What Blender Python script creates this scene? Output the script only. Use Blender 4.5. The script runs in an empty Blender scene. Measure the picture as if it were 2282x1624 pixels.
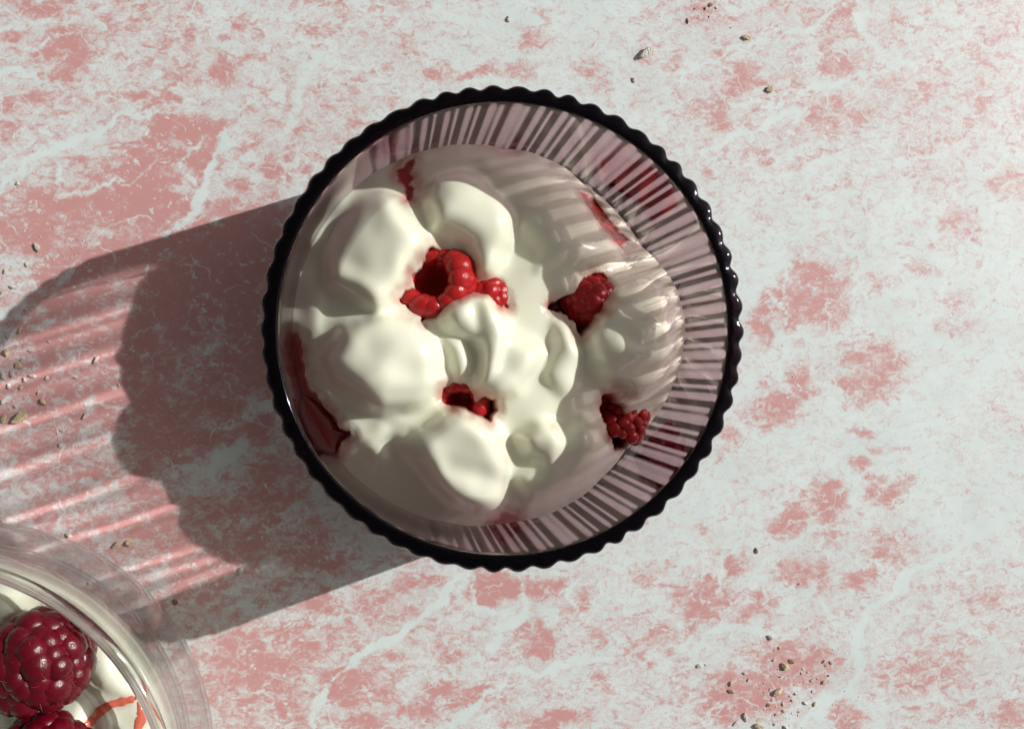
import bpy, bmesh, math, random
import numpy as np
from mathutils import Vector, Matrix, Euler

random.seed(7)
rng = np.random.default_rng(11)
sc = bpy.context.scene
COL = sc.collection
# one Blender unit is ten centimetres
# ------------------------------------------------------------------ camera
CAM = Vector((-.2809, -.0914, 3.2404))
VD = Vector((.1147, .0043, -1)).normalized()
VR = VD.cross(Vector((0, 1, 0))).normalized()
VU = VR.cross(VD)
cam = bpy.data.cameras.new('camera')
cam_o = bpy.data.objects.new('camera', cam)
COL.objects.link(cam_o)
cam_o.matrix_world = Matrix(((VR.x, VU.x, -VD.x, CAM.x), (VR.y, VU.y, -VD.y, CAM.y),
                             (VR.z, VU.z, -VD.z, CAM.z), (0, 0, 0, 1)))
cam.lens = 40; cam.sensor_width = 36; cam.sensor_fit = 'HORIZONTAL'
cam.clip_start = .05; cam.clip_end = 200
sc.camera = cam_o
# ------------------------------------------------------------------ sky and sun
EL, AZ = math.radians(36.7), math.radians(18.7)
world = bpy.data.worlds.new('World'); sc.world = world; world.use_nodes = True
wn = world.node_tree
sky = wn.nodes.new('ShaderNodeTexSky'); sky.sky_type = 'NISHITA'; sky.sun_disc = False
sky.sun_elevation = EL; sky.sun_rotation = math.radians(90) - AZ
sky.air_density = 1.0; sky.dust_density = 3.0; sky.ozone_density = .6
hsv = wn.nodes.new('ShaderNodeHueSaturation'); hsv.inputs['Saturation'].default_value = .05
wn.links.new(sky.outputs[0], hsv.inputs['Color'])
wt = wn.nodes.new('ShaderNodeMix'); wt.data_type = 'RGBA'; wt.blend_type = 'MULTIPLY'; wt.inputs['Factor'].default_value = 1
wa, wb = [q for q in wt.inputs if q.type == 'RGBA']
wb.default_value = (1.0, .955, .92, 1)
wn.links.new(hsv.outputs[0], wa)
wn.links.new([q for q in wt.outputs if q.type == 'RGBA'][0], wn.nodes['Background'].inputs[0])
wn.nodes['Background'].inputs[1].default_value = .058
sun = bpy.data.lights.new('sun', 'SUN'); sun.energy = 4.0; sun.angle = math.radians(.5); sun.color = (1, .985, .945)
sun_o = bpy.data.objects.new('sun', sun); COL.objects.link(sun_o)
SV = Vector((math.cos(EL) * math.cos(AZ), math.cos(EL) * math.sin(AZ), math.sin(EL)))
sun_o.rotation_euler = SV.to_track_quat('Z', 'Y').to_euler()
sun.cycles.is_caustics_light = True
vs = sc.view_settings
vs.view_transform = 'Standard'; vs.look = 'None'; vs.exposure = 0.0; vs.gamma = 1.0; vs.use_curve_mapping = False
cy = sc.cycles
cy.max_bounces = 24; cy.transmission_bounces = 20; cy.glossy_bounces = 8; cy.diffuse_bounces = 4
cy.transparent_max_bounces = 16; cy.caustics_refractive = True; cy.caustics_reflective = False
cy.use_denoising = True; cy.sample_clamp_indirect = 6.0

# ------------------------------------------------------------------ layout helpers
F = 2282 * 40 / 36
def W(px, py, z=0.0):
    """a place in the photograph (2282 wide) on the level plane at height z"""
    d = VD * F + VR * (px - 1141) - VU * (py - 812)
    t = (z - CAM.z) / d.z
    return CAM + d * t
def Wn(px, py, z):
    d = np.array(VD)[None] * F + np.array(VR)[None] * (np.asarray(px) - 1141)[..., None] - np.array(VU)[None] * (np.asarray(py) - 812)[..., None]
    t = (z - CAM.z) / d[..., 2]
    return np.array(CAM) + d * t[..., None]
def PXn(P):
    v = P - np.array(CAM)
    zz = v @ np.array(VD)
    return 1141 + F * (v @ np.array(VR)) / zz, 812 - F * (v @ np.array(VU)) / zz

def tag(o, label=None, cat=None, group=None, kind=None):
    if label: o['label'] = label
    if cat: o['category'] = cat
    if group: o['group'] = group
    if kind: o['kind'] = kind
    return o
def mesh_obj(name, v, f, m, parent=None, smooth=True):
    me = bpy.data.meshes.new(name)
    me.from_pydata([tuple(map(float, p)) for p in v], [], f)
    if m: me.materials.append(m)
    if smooth: me.polygons.foreach_set('use_smooth', [True] * len(me.polygons))
    o = bpy.data.objects.new(name, me); COL.objects.link(o)
    if parent: o.parent = parent
    return o
def inst(name, me, parent=None):
    o = bpy.data.objects.new(name, me); COL.objects.link(o)
    if parent: o.parent = parent
    return o
def empty(name, loc=(0, 0, 0), rot=(0, 0, 0)):
    o = bpy.data.objects.new(name, None); COL.objects.link(o)
    o.location = loc; o.rotation_euler = rot; o.empty_display_size = .05
    return o
def lathe(prof, nseg, ribfun=None, c=(0, 0)):
    """prof: list of (radius, z, rib amplitude); closed round the axis"""
    t = np.arange(nseg) * 2 * math.pi / nseg
    V = []
    for (r_, z, a) in prof:
        rr = r_ + (a * (ribfun[1] if z > .66 else ribfun[0])(t) if (ribfun is not None and a) else 0 * t)
        V.append(np.stack([c[0] + rr * np.cos(t), c[1] + rr * np.sin(t), 0 * t + z], -1))
    V = np.concatenate(V)
    f = []
    for i in range(len(prof) - 1):
        a, b = i * nseg, (i + 1) * nseg
        for k in range(nseg):
            k2 = (k + 1) % nseg
            f.append((a + k, a + k2, b + k2, b + k))
    return V, f

# value noise in numpy, for shapes and for the printed pattern
def vnoise(x, y, seed=0):
    xi = np.floor(x).astype(np.int64); yi = np.floor(y).astype(np.int64)
    fx = x - xi; fy = y - yi
    fx = fx * fx * fx * (fx * (fx * 6 - 15) + 10); fy = fy * fy * fy * (fy * (fy * 6 - 15) + 10)
    def h(a, b):
        n = (a * 374761393 + b * 668265263 + seed * 1274126177) & 0x7fffffff
        n = ((n ^ (n >> 13)) * 1274126177) & 0x7fffffff
        return ((n ^ (n >> 16)) & 0xffff) / 65535.0
    return (h(xi, yi) * (1 - fx) + h(xi + 1, yi) * fx) * (1 - fy) + (h(xi, yi + 1) * (1 - fx) + h(xi + 1, yi + 1) * fx) * fy
def fbm(x, y, o=4, seed=0):
    s = 0; a = .5; t = 0
    for k in range(o):
        s = s + a * vnoise(x * 2 ** k, y * 2 ** k, seed + k); t += a; a *= .5
    return s / t
def sstep(a, b, x):
    t = np.clip((x - a) / (b - a), 0, 1)
    return t * t * (3 - 2 * t)
def seg_dist(x, y, pts):
    d = np.full(np.shape(x), 1e9)
    if len(pts) == 1:
        return np.hypot(x - pts[0][0], y - pts[0][1])
    for (ax, ay), (bx, by) in zip(pts[:-1], pts[1:]):
        dx, dy = bx - ax, by - ay
        t = np.clip(((x - ax) * dx + (y - ay) * dy) / (dx * dx + dy * dy + 1e-9), 0, 1)
        d = np.minimum(d, np.hypot(x - ax - t * dx, y - ay - t * dy))
    return d
def poly_sd(x, y, pts):
    """signed distance to a closed polygon, negative inside"""
    d = seg_dist(x, y, list(pts) + [pts[0]])
    ins = np.zeros(np.shape(x), bool)
    n = len(pts)
    for i in range(n):
        ax, ay = pts[i]; bx, by = pts[(i + 1) % n]
        if ay == by: continue
        c = ((ay > y) != (by > y)) & (x < (bx - ax) * (y - ay) / (by - ay) + ax)
        ins ^= c
    return np.where(ins, -d, d)

# ------------------------------------------------------------------ materials
def new_mat(name):
    m = bpy.data.materials.new(name); m.use_nodes = True
    nt = m.node_tree
    return m, nt, nt.nodes['Principled BSDF'], nt.nodes, nt.links
def math_node(nt, op, a, b=None, clamp=False):
    n = nt.nodes.new('ShaderNodeMath'); n.operation = op; n.use_clamp = clamp
    for i, s in enumerate((a, b)):
        if s is None: continue
        if isinstance(s, (int, float)): n.inputs[i].default_value = s
        else: nt.links.new(s, n.inputs[i])
    return n.outputs[0]
def noise_node(nt, vec, scale, detail=2, rough=.5, dist=0, sx=1, sy=1, rot=0, off=0):
    mp = nt.nodes.new('ShaderNodeMapping')
    mp.inputs['Scale'].default_value = (sx, sy, 1); mp.inputs['Rotation'].default_value = (0, 0, rot)
    mp.inputs['Location'].default_value = (off, off * .7, off * .3)
    nt.links.new(vec, mp.inputs['Vector'])
    n = nt.nodes.new('ShaderNodeTexNoise')
    n.inputs['Scale'].default_value = scale; n.inputs['Detail'].default_value = detail
    n.inputs['Roughness'].default_value = rough; n.inputs['Distortion'].default_value = dist
    nt.links.new(mp.outputs[0], n.inputs['Vector'])
    return n.outputs[0]
def smooth_node(nt, x, lo, hi):
    n = nt.nodes.new('ShaderNodeMapRange'); n.interpolation_type = 'SMOOTHSTEP'
    n.inputs['From Min'].default_value = lo; n.inputs['From Max'].default_value = hi
    nt.links.new(x, n.inputs['Value'])
    return n.outputs[0]
def mix_col(nt, fac, a, b):
    n = nt.nodes.new('ShaderNodeMix'); n.data_type = 'RGBA'
    if isinstance(fac, (int, float)): n.inputs['Factor'].default_value = fac
    else: nt.links.new(fac, n.inputs['Factor'])
    for i, s in (('A', a), ('B', b)):
        k = [q for q in n.inputs if q.name == i and q.type == 'RGBA'][0]
        if isinstance(s, tuple): k.default_value = (*s, 1)
        else: nt.links.new(s, k)
    return [q for q in n.outputs if q.type == 'RGBA'][0]

# printed pink marble of the tabletop
M_TABLE, nt, B, N, L = new_mat('pink_marble_print')
geo = N.new('ShaderNodeTexCoord').outputs['Object']
at = N.new('ShaderNodeAttribute'); at.attribute_name = 'pinkness'
vn = N.new('ShaderNodeAttribute'); vn.attribute_name = 'veins'
n_mid = noise_node(nt, geo, 14, 5, .62, .5, 1, 1.45, -.3)
n_fine = noise_node(nt, geo, 32, 5, .68, .9, 1, 1.4, -.25, 4)
n_grain = noise_node(nt, geo, 130, 2, .6, 0, 1, 1, 0, 9)
s1 = math_node(nt, 'MULTIPLY', math_node(nt, 'SUBTRACT', n_mid, .5), 1.0)
s2 = math_node(nt, 'MULTIPLY', math_node(nt, 'SUBTRACT', n_fine, .5), 1.7)
s3 = math_node(nt, 'MULTIPLY', math_node(nt, 'SUBTRACT', n_grain, .5), .5)
pkv = math_node(nt, 'SUBTRACT', at.outputs['Fac'], math_node(nt, 'MULTIPLY', vn.outputs['Fac'], .62))
tot = math_node(nt, 'ADD', math_node(nt, 'ADD', pkv, s1), math_node(nt, 'ADD', s2, s3))
mask = smooth_node(nt, tot, .27, .95)
# faint pink clouding in the white, white specks in the pink
cloud = math_node(nt, 'MULTIPLY', smooth_node(nt, math_node(nt, 'ADD', pkv, math_node(nt, 'MULTIPLY', math_node(nt, 'ADD', s2, math_node(nt, 'MULTIPLY', s3, 1.5)), 1.1)), .12, .92), .58)
mask = math_node(nt, 'MAXIMUM', mask, cloud)
speck = smooth_node(nt, noise_node(nt, geo, 46, 3, .55, .2, 1, 1.15, .2, 17), .60, .69)
patch = smooth_node(nt, noise_node(nt, geo, 5, 2, .5, 0, 1, 1, 0, 27), .36, .56)
mask = math_node(nt, 'MULTIPLY', mask, math_node(nt, 'SUBTRACT', 1.0, math_node(nt, 'MULTIPLY', math_node(nt, 'MULTIPLY', speck, patch), .8)))
vor = N.new('ShaderNodeTexVoronoi'); vor.feature = 'DISTANCE_TO_EDGE'; vor.inputs['Scale'].default_value = 4.2
wv = N.new('ShaderNodeVectorMath'); wv.operation = 'ADD'
nz = N.new('ShaderNodeTexNoise'); nz.inputs['Scale'].default_value = 7; nz.inputs['Detail'].default_value = 4
L.new(geo, nz.inputs['Vector'])
sc_ = N.new('ShaderNodeVectorMath'); sc_.operation = 'SCALE'; sc_.inputs['Scale'].default_value = .22
L.new(nz.outputs['Color'], sc_.inputs[0]); L.new(geo, wv.inputs[0]); L.new(sc_.outputs[0], wv.inputs[1])
L.new(wv.outputs[0], vor.inputs['Vector'])
hair = math_node(nt, 'SUBTRACT', 1.0, smooth_node(nt, vor.outputs['Distance'], .0, .018))
hair = math_node(nt, 'MULTIPLY', hair, smooth_node(nt, noise_node(nt, geo, 9, 2, .5, 0, 1, 1, 0, 33), .45, .6))
mask = math_node(nt, 'MULTIPLY', mask, math_node(nt, 'SUBTRACT', 1.0, math_node(nt, 'MULTIPLY', hair, .8)), True)
pinkv = mix_col(nt, n_mid, (.57, .30, .292), (.52, .26, .252))
whitev = mix_col(nt, smooth_node(nt, noise_node(nt, geo, 8, 5, .6, 0, 1, 1, 0, 51), .35, .7), (.64, .715, .71), (.59, .66, .655))
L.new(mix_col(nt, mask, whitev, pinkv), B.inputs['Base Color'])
B.inputs['Roughness'].default_value = .42
B.inputs['Specular IOR Level'].default_value = .6
bp = N.new('ShaderNodeBump'); bp.inputs['Strength'].default_value = .06; bp.inputs['Distance'].default_value = .004
L.new(noise_node(nt, geo, 300, 2), bp.inputs['Height']); L.new(bp.outputs[0], B.inputs['Normal'])

def glass_mat(name, tint, vol_col, dens, ior=1.5, spec=(1, 1, 1)):
    m, nt, b, n, l = new_mat(name)
    b.inputs['Base Color'].default_value = (*[c * c for c in tint], 1)
    b.inputs['Transmission Weight'].default_value = 1; b.inputs['Roughness'].default_value = .06; b.inputs['IOR'].default_value = ior
    b.inputs['Specular Tint'].default_value = (*spec, 1)
    if dens:
        va = n.new('ShaderNodeVolumeAbsorption'); va.inputs['Color'].default_value = (*vol_col, 1)
        va.inputs['Density'].default_value = dens
        l.new(va.outputs[0], n['Material Output'].inputs[1])
    return m
def thin_glass(name, tint):
    """clear glass so thin that it bends nothing: see-through with a reflection that grows towards the edge"""
    m, nt, b, n, l = new_mat(name)
    n.remove(b)
    tr = n.new('ShaderNodeBsdfTransparent'); tr.inputs['Color'].default_value = (*tint, 1)
    gl = n.new('ShaderNodeBsdfGlossy'); gl.inputs['Roughness'].default_value = .03
    lw = n.new('ShaderNodeLayerWeight'); lw.inputs['Blend'].default_value = .5
    fac = math_node(nt, 'ADD', math_node(nt, 'MULTIPLY', math_node(nt, 'POWER', lw.outputs['Facing'], 5.0), .9), .022)
    mx = n.new('ShaderNodeMixShader')
    l.new(fac, mx.inputs[0]); l.new(tr.outputs[0], mx.inputs[1]); l.new(gl.outputs[0], mx.inputs[2])
    l.new(mx.outputs[0], n['Material Output'].inputs[0])
    return m
M_THIN = thin_glass('thin_clear_glass', (.99, .994, .992))
M_PURPLE = glass_mat('purple_glass', (.97, .935, .945), (.50, .16, .24), 14, 1.5, (.42, .36, .48))
M_CLEAR = glass_mat('clear_glass', (.985, .99, .985), (.8, .9, .85), .25)

M_YOG, nt, B, N, L = new_mat('yogurt')
bl = N.new('ShaderNodeAttribute'); bl.attribute_name = 'juice'
co_ = N.new('ShaderNodeTexCoord').outputs['Object']
L.new(mix_col(nt, bl.outputs['Fac'], (.775, .78, .635), (.42, .018, .018)), B.inputs['Base Color'])
B.inputs['Roughness'].default_value = .24
B.inputs['Subsurface Weight'].default_value = .4
B.inputs['Coat Weight'].default_value = .4; B.inputs['Coat Roughness'].default_value = .07
B.inputs['Subsurface Radius'].default_value = (.055, .045, .03)
B.inputs['Subsurface Scale'].default_value = .6
B.inputs['Specular IOR Level'].default_value = .45
bp = N.new('ShaderNodeBump'); bp.inputs['Strength'].default_value = .06; bp.inputs['Distance'].default_value = .01
L.new(math_node(nt, 'ADD', noise_node(nt, co_, 14, 2, .4), math_node(nt, 'MULTIPLY', noise_node(nt, co_, 70, 2, .5), .12)), bp.inputs['Height']); L.new(bp.outputs[0], B.inputs['Normal'])

def berry_mat(name, c1, c2, rough, sss):
    m, nt, B, N, L = new_mat(name)
    co = N.new('ShaderNodeTexCoord').outputs['Object']
    oi = N.new('ShaderNodeObjectInfo')
    nz_ = noise_node(nt, co, 1.8, 3, .6)
    f = math_node(nt, 'ADD', math_node(nt, 'MULTIPLY', nz_, .7), math_node(nt, 'MULTIPLY', oi.outputs['Random'], .3))
    L.new(mix_col(nt, f, c1, c2), B.inputs['Base Color'])
    B.inputs['Roughness'].default_value = rough
    B.inputs['Subsurface Weight'].default_value = sss
    B.inputs['Subsurface Radius'].default_value = (.05, .008, .008)
    B.inputs['Subsurface Scale'].default_value = .5
    B.inputs['Specular IOR Level'].default_value = .35; B.inputs['Coat Weight'].default_value = .08; B.inputs['Coat Roughness'].default_value = .1
    bp = N.new('ShaderNodeBump'); bp.inputs['Strength'].default_value = .12; bp.inputs['Distance'].default_value = .1
    L.new(noise_node(nt, co, 3.5, 4, .6), bp.inputs['Height']); L.new(bp.outputs[0], B.inputs['Normal'])
    return m
M_BERRY = berry_mat('fresh_raspberry', (.07, .0006, .005), (.14, .002, .011), .24, .15)
M_SOFT = berry_mat('thawed_raspberry', (.30, .008, .009), (.46, .018, .018), .22, .3)
M_CORE = berry_mat('raspberry_inside', (.20, .004, .008), (.40, .03, .03), .35, .2)
M_HAIR, nt, B, N, L = new_mat('raspberry_hair')
B.inputs['Base Color'].default_value = (.30, .07, .06, 1); B.inputs['Roughness'].default_value = .5
M_JUICE, nt, B, N, L = new_mat('berry_juice')
B.inputs['Base Color'].default_value = (.30, .006, .006, 1); B.inputs['Roughness'].default_value = .06
B.inputs['Coat Weight'].default_value = .6; B.inputs['Coat Roughness'].default_value = .03
M_SAUCE, nt, B, N, L = new_mat('berry_sauce')
B.inputs['Base Color'].default_value = (.64, .15, .095, 1); B.inputs['Roughness'].default_value = .15
B.inputs['Subsurface Weight'].default_value = .3; B.inputs['Subsurface Radius'].default_value = (.05, .02, .01)
def crumb_mat(name, c1, c2):
    m, nt, B, N, L = new_mat(name)
    co = N.new('ShaderNodeTexCoord').outputs['Object']
    L.new(mix_col(nt, smooth_node(nt, noise_node(nt, co, 1.6, 3, .6), .35, .65), c1, c2), B.inputs['Base Color'])
    B.inputs['Roughness'].default_value = .75
    bp = N.new('ShaderNodeBump'); bp.inputs['Strength'].default_value = .5; bp.inputs['Distance'].default_value = .3
    L.new(noise_node(nt, co, 4, 3, .6), bp.inputs['Height']); L.new(bp.outputs[0], B.inputs['Normal'])
    return m
M_CWHITE = crumb_mat('white_crumb', (.78, .77, .72), (.66, .63, .56))
M_CTAN = crumb_mat('tan_crumb', (.58, .46, .26), (.72, .64, .46))
M_CBROWN = crumb_mat('brown_crumb', (.26, .14, .07), (.40, .26, .14))

# ------------------------------------------------------------------ tabletop
PINK = [(85,14,85,20,1),(142,102,78,44,1),(34,78,30,24,.9),(146,159,44,40,1),(95,217,30,15,1),(20,223,34,24,.9),(135,244,44,27,.75),
(20,288,34,40,.8),(291,223,40,12,1),(339,237,27,15,1),(380,217,20,20,1),(491,166,34,30,1),(433,173,27,24,.7),(552,69,20,10,1),
(406,41,24,20,.9),(545,115,17,7,.9),(305,37,20,8,.8),(278,17,10,14,.8),(359,98,20,12,.7),(640,210,24,30,.8),(721,220,20,13,.8),
(725,251,24,10,.7),(599,281,22,25,.75),(562,257,14,15,.8),(613,383,37,27,.95),(535,403,17,18,1),(681,369,12,10,.8),(758,37,18,18,.8),
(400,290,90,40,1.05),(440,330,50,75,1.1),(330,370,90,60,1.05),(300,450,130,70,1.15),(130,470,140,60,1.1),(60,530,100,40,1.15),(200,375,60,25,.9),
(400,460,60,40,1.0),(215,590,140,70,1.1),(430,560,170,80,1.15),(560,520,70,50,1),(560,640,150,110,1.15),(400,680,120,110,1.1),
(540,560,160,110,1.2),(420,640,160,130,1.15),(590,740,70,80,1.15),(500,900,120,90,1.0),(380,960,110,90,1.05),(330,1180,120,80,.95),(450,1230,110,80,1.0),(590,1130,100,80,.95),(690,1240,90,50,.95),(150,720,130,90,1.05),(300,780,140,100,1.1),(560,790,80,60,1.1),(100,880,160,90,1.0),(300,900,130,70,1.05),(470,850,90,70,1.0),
(60,1000,120,80,.85),(200,1030,130,80,.85),(330,1060,60,90,.9),(560,950,40,50,1.05),(610,1040,70,50,1.0),(480,1130,70,60,.9),
(620,1150,60,40,.85),(540,1230,80,60,.95),(700,1180,60,40,.9),(430,1300,90,60,.95),(740,1260,60,30,.9),(120,1130,90,60,.85),(250,1180,120,50,.85),
(662,1438,90,55,.98),(560,1480,110,80,1.0),(860,1380,80,40,.8),(1130,1470,50,40,.7),(700,1340,60,25,.9),(760,1400,60,40,.85),(500,1560,70,60,.85),(640,1560,60,50,.85),(933,1299,65,24,1),(840,1330,60,25,.9),(1095,1316,52,37,1.05),(1220,1316,40,30,1),(990,1458,57,30,.75),
(1203,1427,50,37,1),(797,1530,85,45,1.05),(882,1465,34,20,1),(1017,1539,80,28,1),(1237,1600,70,27,1),(930,1590,60,25,.85),(800,1600,70,30,1),
(1300,1340,50,30,.75),(1310,1420,50,40,.65),(1350,1530,60,40,.6),(1180,1540,60,25,.6),
(1824,620,68,37,1),(1807,680,78,54,1),(1706,704,30,58,.95),(1719,918,54,40,1),(1794,857,24,37,1),(1715,860,30,30,.65),(1946,830,75,68,.88),
(1848,1073,37,20,1),(1929,1043,27,14,1),(1983,1073,30,15,.9),(2139,725,50,27,.55),(1956,637,40,34,.65),(2051,606,30,20,.65),(2126,670,40,25,.65),
(1628,975,30,20,.75),(1618,1019,15,15,.8),(1929,975,24,10,.8),(1967,1006,14,12,.75),(2010,1000,22,10,.6),
(1560,34,60,34,.75),(1655,183,50,47,.9),(1611,264,30,40,.85),(1858,68,50,44,.85),(1865,142,44,34,.85),(1848,250,80,50,.8),(1746,196,60,30,.72),
(2017,51,40,24,.75),(2051,190,70,37,.75),(2187,237,44,27,.75),(2248,406,44,34,.85),(2153,491,44,40,.8),(1706,345,20,32,.8),(1780,369,17,20,.7),
(1729,17,40,17,.75),(2254,135,40,68,.62),(1807,34,34,20,.75),(1543,260,36,50,.65),(1850,430,20,20,.55),(1700,470,40,40,.5),(1780,500,40,30,.45),(2000,420,40,30,.4),
(900,14,50,16,.75),(982,156,47,27,.85),(1060,169,44,17,.9),(1154,156,40,24,.8),(1191,88,42,32,.75),(1310,152,34,27,.8),(1225,30,30,18,.6),(1337,203,30,24,.7),
(1500,159,40,40,.65),(1466,34,40,25,.65),(1420,230,30,20,.55),(860,60,40,20,.55),(820,100,30,20,.5),(960,60,40,18,.6),
(1842,1115,45,49,1.05),(1764,1152,40,36,1),(1970,1100,30,30,.9),(1970,1220,70,45,.82),(1782,1287,53,41,.95),(1636,1250,45,34,.9),(1561,1340,64,56,1.02),
(1688,1362,60,41,.75),(1906,1295,45,23,.9),(1448,1280,44,34,.7),(1782,1475,105,60,.9),(1670,1550,90,56,1.02),(1456,1426,41,37,.85),(2045,1501,124,56,.78),
(2195,1332,68,60,.68),(1876,1595,49,30,.9),(2243,1595,41,35,.95),(2082,1600,60,30,.65),(1500,1500,50,40,.6),(1570,1180,30,20,.6),(1850,1200,40,25,.75),(2130,1450,50,30,.6)]
VEINS = [([(0,418),(60,372),(135,325),(215,300),(250,260),(330,262)],11,.85),([(305,280),(340,310),(400,368),(440,420),(460,445)],4,.8),([(388,362),(420,345),(455,318)],6,.8),
([(240,402),(300,402),(335,372),(388,362)],5,.7),([(492,300),(490,335),(468,385),(462,440),(405,498),(372,520)],13,.9),([(130,385),(125,420),(150,440),(200,430),(235,405)],7,.7),
([(0,155),(60,165),(90,190)],8,.8),([(50,120),(110,100),(190,70)],3,.7),([(0,60),(60,62)],7,.7),([(120,205),(160,220)],3,.8),
([(479,500),(483,568)],4,.6),([(373,564),(437,592),(482,568),(546,536)],4,.6),([(437,592),(437,656),(409,733)],4,.65),([(437,656),(498,648)],3,.6),([(445,668),(449,757)],2.5,.6),
([(582,652),(602,709),(574,721),(538,773)],4,.6),([(602,709),(658,701)],4,.5),([(602,709),(620,660),(640,600)],3,.5),
([(556,922),(600,905),(640,880)],24,.8),([(540,990),(500,1010),(470,1050)],20,.7),([(458,760),(480,800),(450,870)],3,.5),([(205,905),(250,915),(290,918)],9,.7),([(0,700),(60,715),(110,720)],18,.6),
([(1010,1295),(966,1356),(892,1404),(797,1461),(736,1522),(712,1573),(700,1624)],13,.75),([(1366,1471),(1237,1488),(1136,1505),(1085,1549),(1034,1600),(994,1624)],12,.7),
([(1048,1299),(1058,1343),(1085,1356),(1140,1375)],6,.75),([(1180,1330),(1170,1370),(1120,1395),(1100,1440)],16,.6),([(1290,1300),(1270,1345),(1290,1380)],9,.7),
([(2282,1120),(2251,1145),(2120,1231),(2026,1280),(1988,1325),(1925,1366),(1910,1445),(1906,1512),(1868,1553),(1820,1583),(1790,1624)],12,.62),
([(1651,1201),(1613,1250),(1591,1328)],5,.6),([(1770,1420),(1660,1400),(1580,1400),(1540,1450)],9,.5),([(1593,560),(1740,757),(1850,752),(1960,750)],6,.3),
([(1509,170),(1600,120),(1700,95),(1800,60),(1860,30)],6,.5),([(1640,240),(1740,225),(1800,200),(1880,175),(1940,170)],7,.6),([(1560,340),(1640,310),(1720,265),(1800,235)],14,.6),([(1920,40),(1960,120),(2040,150)],14,.5),
([(1760,600),(1745,650),(1750,720)],4,.6),([(1912,600),(1910,700)],4,.5),([(640,300),(660,220),(700,130)],20,.5),([(1600,1560),(1650,1600),(1680,1624)],4,.5)]
def axis(lo, hi, step, far):
    fine = np.arange(lo, hi + step / 2, step)
    g = [hi]; s = step
    while g[-1] < far: s *= 1.35; g.append(g[-1] + s)
    l = [lo]; s = step
    while l[-1] > -far: s *= 1.35; l.append(l[-1] - s)
    return np.concatenate([np.array(l[:0:-1]), fine, np.array(g[1:])])
xs = axis(-1.9, 1.45, .0075, 7); ys = axis(-1.3, 1.25, .0075, 7)
X, Y = np.meshgrid(xs, ys)
P = np.stack([X.ravel(), Y.ravel(), 0 * X.ravel()], -1)
px, py = PXn(P)
wx = px + 34 * (fbm(px / 60, py / 60, 4, 3) - .5) * 2; wy = py + 28 * (fbm(px / 60, py / 60, 4, 9) - .5) * 2
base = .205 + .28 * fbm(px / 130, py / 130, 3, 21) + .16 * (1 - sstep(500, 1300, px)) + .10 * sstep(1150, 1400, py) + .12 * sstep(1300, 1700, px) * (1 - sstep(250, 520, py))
base = base - .04 * sstep(1250, 1550, px) * sstep(380, 560, py) * (1 - sstep(1050, 1300, py)) - .05 * sstep(850, 1000, px) * (1 - sstep(1350, 1550, px)) * (1 - sstep(150, 330, py))
far = sstep(60, 260, np.maximum(np.maximum(-px, px - 2282), np.maximum(-py, py - 1624)))
pk = base.copy()
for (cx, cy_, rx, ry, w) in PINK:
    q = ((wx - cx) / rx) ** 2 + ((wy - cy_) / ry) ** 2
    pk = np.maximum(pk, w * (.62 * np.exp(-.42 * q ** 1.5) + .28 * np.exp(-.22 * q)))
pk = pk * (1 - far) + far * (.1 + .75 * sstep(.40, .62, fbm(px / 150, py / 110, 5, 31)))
ve = np.zeros(len(px))
v1x = px + 22 * (fbm(px / 40, py / 40, 4, 41) - .5) * 2; v1y = py + 22 * (fbm(px / 40, py / 40, 4, 47) - .5) * 2
thick = .15 + 1.5 * fbm(px / 40, py / 40, 4, 53)
for (pts, wd, st) in VEINS:
    d = seg_dist(v1x, v1y, pts)
    ve = np.maximum(ve, st * (1 - sstep(.55, 1.25, d / (.75 * wd * thick))))
nx, ny = len(xs), len(ys)
ii = np.arange(nx * ny).reshape(ny, nx)
quads = np.stack([ii[:-1, :-1], ii[:-1, 1:], ii[1:, 1:], ii[1:, :-1]], -1).reshape(-1, 4)
me = bpy.data.meshes.new('tabletop')
me.vertices.add(len(P)); me.vertices.foreach_set('co', P.ravel())
me.loops.add(quads.size); me.loops.foreach_set('vertex_index', quads.ravel())
me.polygons.add(len(quads)); me.polygons.foreach_set('loop_start', np.arange(len(quads)) * 4)
me.polygons.foreach_set('loop_total', np.full(len(quads), 4))
me.update(calc_edges=True)
for nm, arr in (('pinkness', pk), ('veins', ve)):
    a = me.attributes.new(nm, 'FLOAT', 'POINT'); a.data.foreach_set('value', arr.astype(np.float32))
me.materials.append(M_TABLE)
table = bpy.data.objects.new('tabletop', me); COL.objects.link(table)
tag(table, 'pink and white marbled tabletop', 'tabletop', kind='structure')
table.cycles.is_caustics_receiver = True

# ------------------------------------------------------------------ the purple ribbed bowl
H0 = .712; TAPER = .014; NRIB = 58
BASE_Z = .0015
Ro = lambda z: .5440 - TAPER * (H0 - z)          # mean outer radius
Ri = lambda z: .5055 - TAPER * (H0 - z)
RIMA, BODYA = .0052, .0030
def ribs(t):
    ph = NRIB * t + .35 * np.sin(7 * t + 1) + .3 * np.sin(13 * t + 2)
    am = 1 + .16 * np.sin(11 * t) + .14 * np.sin(23 * t + 1.7)
    return am * (np.cos(ph) - .12 * np.cos(2 * ph))
def soft_ribs(t):
    # ribs flattened opposite the sun so light through this wall reaches the table
    k = sstep(.2, .62, -np.cos(t - math.radians(10)))
    return ribs(t) * (1 - .98 * k)
def rim_ribs(t):
    k = sstep(-.15, .55, -np.cos(t - math.radians(5)))
    return ribs(t) * (1 - .40 * k)
prof = [(.0002, .016, 0), (.30, .016, 0), (.335, .012, 0), (.35, .003, 0), (.365, 0, 0), (.395, .001, .0004)]
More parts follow.
